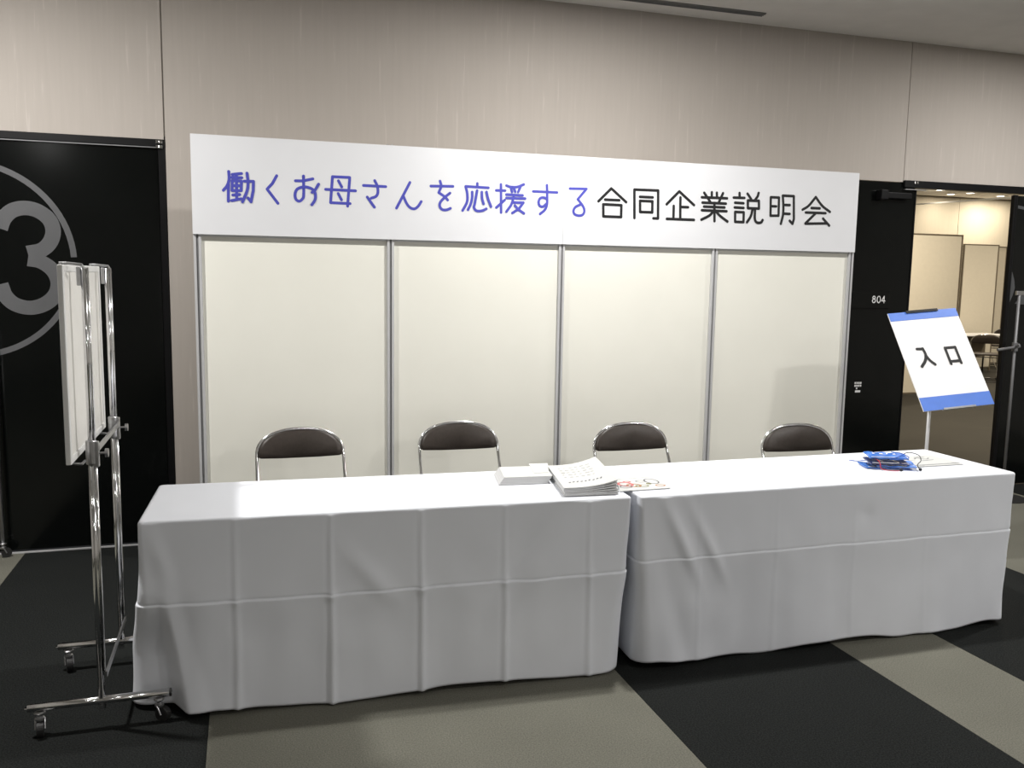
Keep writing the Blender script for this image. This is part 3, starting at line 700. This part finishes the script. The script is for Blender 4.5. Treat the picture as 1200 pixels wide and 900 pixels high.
# chrome pole on a caster just left of the frame, by the black doors
pc = thing('rolling_pole', 'slim chrome pole on one small caster by the black double doors at the far left', 'stand', (-1.043, 0.365, 0))
bm = bmesh.new(); cyl(bm, (0, 0, 0.075), (0, 0, 1.2), 0.010, 12); obj('pole', bm, 'steel', pc, smooth=True)
caster(pc, 0, 0, 0.3)

# chrome stand at the right edge of the picture
rs = thing('pole_stand', 'slim grey metal pole with clamp and crossbars by the right black door', 'stand', (5.475, 0.12, 0))
bm = bmesh.new(); cyl(bm, (0, 0, 0.02), (0, 0, 1.475), 0.0105, 12); obj('pole', bm, 'dim_metal', rs, smooth=True)
bm = bmesh.new(); lathe(bm, [(0.16, 0.0), (0.16, 0.008), (0.03, 0.02), (0.014, 0.03)]); obj('base', bm, 'rubber', rs)
bm = B(-0.03, 0.20, -0.010, 0.010, 1.470, 1.502, bev=0.004); obj('top_bar', bm, 'steel', rs)
bm = bmesh.new(); cyl(bm, (-0.165, -0.012, 1.085), (0.03, -0.012, 1.108), 0.010, 10); obj('crossbar', bm, 'dim_metal', rs)
bm = bmesh.new(); lathe(bm, [(0.020, -0.03), (0.020, 0.03)], (0, 0, 1.105), 14); cyl(bm, (-0.02, -0.03, 1.11), (-0.02, -0.055, 1.125), 0.009, 8); obj('clamp', bm, 'dim_metal', rs)

# ================================================================== ENTRANCE SIGN
sg = thing('entrance_sign', 'tilted white sign with blue bands reading the word entrance on a metal pole', 'sign', (3.863, -0.907, 0))
a, b, cr = -0.17, 0.552, 0.101
hv = Vector((math.cos(a), math.sin(a), 0)); bk = Vector((-math.sin(a), math.cos(a), 0)); up = Vector((0, 0, 1)) * math.cos(b) + bk * math.sin(b)
hv, up = hv * math.cos(cr) + up * math.sin(cr), up * math.cos(cr) - hv * math.sin(cr)
nv = hv.cross(up)                                   # points at the reader
SC_ = Vector((0, 0, 1.137))
def S3(u, v, w=0.0): return SC_ + hv * u + up * v + nv * w
def plate(u0, u1, v0, v1, w0, w1):
    bm = bmesh.new(); A = [bm.verts.new(S3(u, v, w0)) for u, v in ((u0, v0), (u1, v0), (u1, v1), (u0, v1))]; Bq = [bm.verts.new(S3(u, v, w1)) for u, v in ((u0, v0), (u1, v0), (u1, v1), (u0, v1))]
    bm.faces.new(A[::-1]); bm.faces.new(Bq)
    for i in range(4): bm.faces.new((A[i], A[(i + 1) % 4], Bq[(i + 1) % 4], Bq[i]))
    return bm
obj('sign_plate', plate(-0.21, 0.21, -0.297, 0.297, -0.006, 0.0), 'sign_white', sg)
obj('blue_band', plate(-0.21, 0.21, 0.246, 0.297, 0.0, 0.0012), 'sign_blue', sg)
obj('blue_band', plate(-0.21, 0.21, -0.297, -0.219, 0.0, 0.0012), 'sign_blue', sg)
obj('clip', plate(-0.10, 0.095, 0.288, 0.303, -0.012, 0.006), 'black_frame', sg)
obj('clip', plate(-0.095, 0.095, -0.301, -0.291, -0.010, 0.008), 'steel', sg)
to = lambda u, v, w: S3(u, v, 0.0016 + w)
bm = strokes(bmesh.new(), [(0, [(-0.116, 0.066), (-0.082, 0.064)]), (1, [(-0.082, 0.066), (-0.078, 0.028), (-0.094, -0.008), (-0.126, -0.040)]), (1, [(-0.079, 0.025), (-0.066, -0.008), (-0.044, -0.034)])], 0.0082, to)
obj('character', bm, 'black_print', sg)
bm = strokes(bmesh.new(), [(0, [(0.051, 0.058), (0.051, -0.040)]), (0, [(0.113, 0.058), (0.113, -0.040)]), (0, [(0.051, 0.057), (0.113, 0.057)]), (0, [(0.051, -0.026), (0.113, -0.026)])], 0.0080, to)
obj('character', bm, 'black_print', sg)
bm = bmesh.new(); cyl(bm, (-0.005, 0.045, 0.02), (-0.005, 0.045, 1.08), 0.0095, 14); obj('pole', bm, 'alu', sg, smooth=True)
bm = bmesh.new(); tube(bm, [(-0.005, 0.045, 1.06), (-0.005, 0.045, 1.10), S3(0, 0, -0.012)], 0.008, 10); obj('tilt_bracket', bm, 'steel', sg)
bm = bmesh.new(); lathe(bm, [(0.17, 0.0), (0.17, 0.008), (0.04, 0.018), (0.012, 0.03)], (-0.005, 0.045, 0), 28); obj('base', bm, 'steel', sg, smooth=False)

# ================================================================== THINGS ON THE DESKS
ZD = TH + 0.0015
# plain paper pile
pp = thing('paper_pile', 'neat low pile of blank white paper left of the curled booklets on the desk', 'paper', (1.33, -1.335, ZD), -0.06)
def quad_pile(cs, z0, z1, mi_top=1):
    bm = bmesh.new(); lo = [bm.verts.new((x, y, z0)) for x, y in cs]; hi = [bm.verts.new((x + 0.022, y + 0.004, z1)) for i, (x, y) in enumerate(cs)]
    for i in range(len(cs)):
        j = (i + 1) % len(cs); bm.faces.new((lo[i], lo[j], hi[j], hi[i])).material_index = 0
    bm.faces.new(hi).material_index = 1; bm.faces.new(lo[::-1]).material_index = 0
    return bm
c1 = [(-0.128, -0.135), (0.075, -0.135), (0.100, 0.062), (-0.105, 0.066)]
obj('sheets', quad_pile(c1, 0.0, 0.029), ('paper_edge', 'paper'), pp)
bm = bmesh.new(); prism(bm, [(-0.106, -0.129), (0.098, -0.132), (0.122, 0.064), (-0.081, 0.068)], 'z', 0.029, 0.0305); obj('top_sheet', bm, 'paper', pp)
bm = bmesh.new(); prism(bm, [(0.035, -0.075), (0.10, -0.070), (0.145, 0.105), (0.06, 0.11)], 'z', 0.0306, 0.0316); obj('loose_sheet', bm, 'paper', pp)

# curled booklets, one thing each
O2 = Vector((1.50, -1.46, ZD)); 
f0 = Vector((1.392, -1.690, 0)); e_r = Vector((1.612, -1.705, 0)) - f0; e_b = Vector((1.463, -1.290, 0)) - f0
def booklet(i, n, label):
    t0, t1 = i * 0.0056 + 0.0002, (i + 1) * 0.0056 - 0.0003
    NU, NV = 14, 14
    jx, jy = random.uniform(-0.004, 0.004), random.uniform(-0.004, 0.004)
    o0 = (f0 + Vector((jx, jy, 0)) + Vector((0, 0, ZD))) - O2
    bm = bmesh.new()
    def P(u, v, z):
        lift = 0.034 * (i / (n - 1)) ** 1.5 * max(0, (u - 0.15) / 0.85) ** 2.2 * (0.75 + 0.25 * v)
        sh = e_r * (u * (1.0 - 0.03 * lift / 0.05)) + e_b * v
        return o0 + sh + Vector((0, 0, z + lift))
    top = [[bm.verts.new(P(u / NU, v / NV, t1)) for u in range(NU + 1)] for v in range(NV + 1)]
    bot = [[bm.verts.new(P(u / NU, v / NV, t0)) for u in range(NU + 1)] for v in range(NV + 1)]
    for v in range(NV):
        for u in range(NU):
            f = bm.faces.new((top[v][u], top[v][u + 1], top[v + 1][u + 1], top[v + 1][u])); f.material_index = 1
            bm.faces.new((bot[v][u], bot[v + 1][u], bot[v + 1][u + 1], bot[v][u + 1])).material_index = 1
    for u in range(NU):
        bm.faces.new((bot[0][u], bot[0][u + 1], top[0][u + 1], top[0][u])); bm.faces.new((bot[NV][u + 1], bot[NV][u], top[NV][u], top[NV][u + 1]))
    for v in range(NV):
        bm.faces.new((bot[v + 1][0], bot[v][0], top[v][0], top[v + 1][0])); bm.faces.new((bot[v][NU], bot[v + 1][NU], top[v + 1][NU], top[v][NU]))
    o = obj('booklet', bm, ('paper_edge', 'paper'), None, smooth=False)
    o.location = O2
    tag(o, label, 'booklet', 'curled booklets on the left desk')
    return o, P, t1
NB = 6
for i in range(NB):
    bk_o, Pf, tz = booklet(i, NB, 'topmost curled white booklet with faint grey print on the left desk' if i == NB - 1 else
                           ('lowest white booklet lying flat under the curled booklet pile' if i == 0 else 'white booklet %s from the top of the curled booklet pile on the left desk' % {4: 'second', 3: 'third', 2: 'fourth', 1: 'fifth'}[i]))
bm = bmesh.new()
def dash(u0, v0, u1, v1, r):
    d = Vector((u1 - u0, v1 - v0)).normalized() * r; n = Vector((-d.y, d.x))
    bm.faces.new([bm.verts.new(Pf(u, v, tz + 0.0009)) for u, v in ((u0 + n.x, v0 + n.y), (u1 + n.x, v1 + n.y), (u1 - n.x, v1 - n.y), (u0 - n.x, v0 - n.y))])
random.seed(3)
for k in range(9): dash(0.16 + 0.075 * k, 0.20 + 0.012 * (k % 2), 0.16 + 0.075 * k + 0.040, 0.215 + 0.012 * (k % 3), 0.011)
obj('print', bm, 'ink', bk_o)['kind'] = 'stuff'
bm = bmesh.new()
for r_ in range(5):
    for k in range(6): dash(0.15 + 0.11 * k, 0.42 + 0.10 * r_, 0.15 + 0.11 * k + random.uniform(0.03, 0.09), 0.42 + 0.10 * r_, 0.006)
obj('print', bm, 'ink_pale', bk_o)['kind'] = 'stuff'

# colourful flyer
fy = thing('flyer', 'thin white flyer with pink, orange and grey drawings across the desk joint', 'flyer', (1.755, -1.580, ZD), 0.0)
bm = bmesh.new(); prism(bm, [(-0.122, -0.094), (0.102, -0.090), (0.118, 0.112), (-0.052, 0.106)], 'z', 0.0004, 0.003); obj('sheet', bm, 'paper', fy)
def blob(cx, cy, rx, ry, z, th=None):
    bm = bmesh.new(); n = 20
    o_ = [(cx + rx * math.cos(2 * PI * k / n), cy + ry * math.sin(2 * PI * k / n)) for k in range(n)]
    if th is None: bm.faces.new([bm.verts.new((x, y, z)) for x, y in o_])
    else:
        i_ = [(cx + (rx - th) * math.cos(2 * PI * k / n), cy + (ry - th) * math.sin(2 * PI * k / n)) for k in range(n)]
        A = [bm.verts.new((x, y, z)) for x, y in o_]; Bq = [bm.verts.new((x, y, z)) for x, y in i_]
        for k in range(n): bm.faces.new((A[k], A[(k + 1) % n], Bq[(k + 1) % n], Bq[k]))
    return bm
for cx, cy, rx, ry, m, th in ((-0.055, 0.005, 0.034, 0.040, 'pink', 0.012), (-0.070, -0.035, 0.028, 0.022, 'grey_ink', 0.006), (-0.028, -0.020, 0.032, 0.030, 'orange', 0.010), (0.002, -0.035, 0.030, 0.020, 'olive', 0.007),
                              (-0.030, 0.045, 0.018, 0.014, 'pink', 0.008), (0.075, 0.032, 0.030, 0.045, 'grey_ink', 0.006), (0.030, 0.040, 0.024, 0.020, 'ink_pale', 0.006), (0.080, -0.042, 0.022, 0.018, 'orange', 0.006), (0.045, -0.005, 0.012, 0.012, 'olive', None)):
    obj('drawing', blob(cx, cy, rx, ry, 0.0034 + 0.0001 * random.random(), th), m, fy)
bm = bmesh.new(); prism(bm, [(-0.050, 0.098), (0.112, 0.104), (0.112, 0.108), (-0.050, 0.102)], 'z', 0.003, 0.0034); obj('drawing', bm, 'ink_pale', fy)

# sheet with a diagram at the right end
ds = thing('printed_sheet', 'pale printed sheet with faint diagram right of the blue badge holders', 'paper', (3.31, -1.445, ZD), 0.0)
bm = bmesh.new(); prism(bm, [(-0.20, -0.115), (0.125, -0.112), (0.125, 0.10), (-0.10, 0.11)], 'z', 0.0004, 0.0022); obj('sheet', bm, 'paper', ds)
bm = bmesh.new()
strokes(bm, [(0, [(-0.16, -0.090), (0.11, -0.088)])], 0.006, lambda u, v, w: (u, v, 0.0026 + w), caps=False)
strokes(bm, [(0, [(0.085, -0.086), (0.122, -0.086)])], 0.010, lambda u, v, w: (u, v, 0.0027 + w), caps=False)
obj('print', bm, 'ink_pale', ds)['kind'] = 'stuff'
bm = bmesh.new()
strokes(bm, [(0, [(-0.10, 0.045), (-0.055, 0.0)]), (1, [(-0.03, 0.03), (0.0, 0.05), (0.03, 0.02), (0.06, 0.04)]), (0, [(-0.02, -0.01), (0.05, 0.0)]), (0, [(0.0, 0.065), (0.05, 0.062)])], 0.0035, lambda u, v, w: (u, v, 0.0026 + w))
obj('print', bm, 'ink_pale', ds)['kind'] = 'stuff'

# blue badge holders with cords, heaped one on the other
def badge(loc, rz, tilt, label, pm, cord, cord_pts, end=None):
    t = thing('badge_holder', label, 'badge holder', loc, rz, 'badge holders piled on the right desk')
    hw, hd = 0.085, 0.056
    bm = bmesh.new(); NU, NV = 16, 8
    def P(u, v, up):
        x, y = (u * 2 - 1) * hw, (v * 2 - 1) * hd
        return (x, y, 0.0015 + tilt * (y + hd) + 0.0022 * math.sin(u * 17 + rz * 9) * math.sin(v * 7 + rz * 5) + (0.0045 if up else 0.0))
    T = [[bm.verts.new(P(u / NU, v / NV, 1)) for u in range(NU + 1)] for v in range(NV + 1)]
    L = [[bm.verts.new(P(u / NU, v / NV, 0)) for u in range(NU + 1)] for v in range(NV + 1)]
    for v in range(NV):
        for u in range(NU):
            bm.faces.new((T[v][u], T[v][u + 1], T[v + 1][u + 1], T[v + 1][u])); bm.faces.new((L[v][u], L[v + 1][u], L[v + 1][u + 1], L[v][u + 1]))
    for u in range(NU):
        bm.faces.new((L[0][u], L[0][u + 1], T[0][u + 1], T[0][u])); bm.faces.new((L[NV][u + 1], L[NV][u], T[NV][u], T[NV][u + 1]))
    for v in range(NV):
        bm.faces.new((L[v + 1][0], L[v][0], T[v][0], T[v + 1][0])); bm.faces.new((L[v][NU], L[v + 1][NU], T[v + 1][NU], T[v][NU]))
    obj('pouch', bm, pm, t)
    zt = lambda y: 0.0015 + tilt * (y + hd) + 0.0075
    bm = bmesh.new(); prism(bm, [(-hw * 0.9, zt(-0.05) - 0.001), (hw * 0.5, zt(-0.05) - 0.001), (hw * 0.5, zt(-0.05)), (-hw * 0.9, zt(-0.05))], 'y', -hd * 0.93, -hd * 0.80); obj('insert_edge', bm, 'paper', t)
    if pm == 'pouch':
        bm = bmesh.new()
        for k, w_ in enumerate((0.012, 0.018, 0.010, 0.014)):
            x = -0.058 + k * 0.030; y = 0.012
            bm.faces.new([bm.verts.new((x + a, y + c, zt(y + c))) for a, c in ((0, -0.006), (w_, -0.002), (w_, 0.012), (0.004, 0.008))])
        obj('print', bm, 'white_print', t)['kind'] = 'stuff'
    cd = obj('cord', tube(bmesh.new(), spline(cord_pts, 6), 0.0019, 8), cord, t, smooth=True)
    if end:
        e = cord_pts[-1]; bm = bmesh.new(); lathe(bm, [(0.001, -0.007), (0.006, -0.005), (0.0075, 0.0), (0.006, 0.005), (0.001, 0.007)], (e[0], e[1], e[2]), 12); obj('cord_stopper', bm, 'cord_black', cd, smooth=True)
badge((3.010, -1.505, ZD), -0.30, 0.02, 'lowest blue badge holder, sticking out at the left of the pile', 'pouch', 'cord_blue', [(0.00, 0.045, 0.012), (0.02, 0.09, 0.005), (-0.02, 0.12, 0.003), (-0.07, 0.10, 0.003), (-0.10, 0.12, 0.003)])
badge((3.060, -1.535, ZD + 0.010), -0.50, 0.05, 'blue badge holder second from the bottom with a black looped cord and ball', 'pouch', 'cord_black', [(0.04, 0.04, 0.015), (0.050, 0.085, 0.030), (0.085, 0.12, 0.040), (0.125, 0.10, 0.034), (0.125, 0.05, 0.018), (0.105, 0.02, 0.004), (0.100, -0.03, -0.004), (0.098, -0.060, -0.002)], True)
badge((3.020, -1.525, ZD + 0.021), -0.34, 0.06, 'dark blue badge holder in the middle of the pile with a red cord', 'pouch_dark', 'cord_red', [(-0.05, 0.00, 0.020), (-0.045, -0.040, 0.014), (-0.048, -0.064, 0.006), (-0.046, -0.078, -0.012), (-0.02, -0.088, -0.017), (0.02, -0.092, -0.017), (0.035, -0.092, -0.013)], True)
badge((3.040, -1.500, ZD + 0.0415), -0.42, 0.05, 'topmost shiny blue badge holder of the pile on the right desk', 'pouch', 'cord_blue', [(0.03, 0.03, 0.020), (0.07, 0.01, 0.018), (0.092, -0.03, 0.008), (0.06, -0.066, 0.004), (0.00, -0.064, 0.002), (0.04, -0.050, 0.012), (0.075, -0.005, 0.016)])

# ================================================================== FAR ROOM FURNISHINGS
def partition(label, x0, x1, y, z1, rz=0.0, cap=True):
    t = thing('partition_panel', label, 'partition', (x0, y, 0), rz)
    w = x1 - x0
    obj('panel', B(0.02, w - 0.02, -0.008, 0.008, 0.08, z1 - 0.02), 'inner_panel', t)
    for a in (0.0, w - 0.022): obj('post', B(a, a + 0.022, -0.015, 0.015, 0.0, z1), 'inner_edge', t)
    obj('rail', B(0.022, w - 0.022, -0.012, 0.012, z1 - 0.02, z1), 'inner_edge', t); obj('rail', B(0.022, w - 0.022, -0.012, 0.012, 0.06, 0.08), 'inner_edge', t)
    return t
partition('tall cream partition panel nearest the doorway in the far room', 8.62, 9.535, 4.9, 2.21)
partition('cream partition panel beside the white table in the far room', 12.36, 13.14, 7.8, 2.26)
partition('cream partition panel deepest in the far room next to the door jamb', 12.93, 14.05, 8.5, 2.27)

ft = thing('meeting_table', 'white topped folding table in the far room behind the entrance sign', 'table', (11.85, 7.3, 0), 0.0)
obj('tabletop', B(0, 0.86, -0.22, 0.22, 0.68, 0.71, bev=0.004), 'sign_white', ft)
obj('dark_panel', B(0.05, 0.81, 0.15, 0.16, 0.30, 0.66), 'inner_edge', ft)  # dark upright panel below the tabletop
for x in (0.06, 0.80):
    for y in (-0.17, 0.17):
        bm = bmesh.new(); cyl(bm, (x, y, 0.0), (x, y, 0.68), 0.014); obj('leg', bm, 'black_frame', ft)
dup(ch0, (11.60, 6.40, 0), PI - 0.72, 'dark padded folding chair in front of the white table in the far room', 'folding chairs in the far room')
dup(ch0, (13.62, 8.0, 0), PI - 0.2, 'folding chair partly hidden behind the door jamb in the far room', 'folding chairs in the far room')
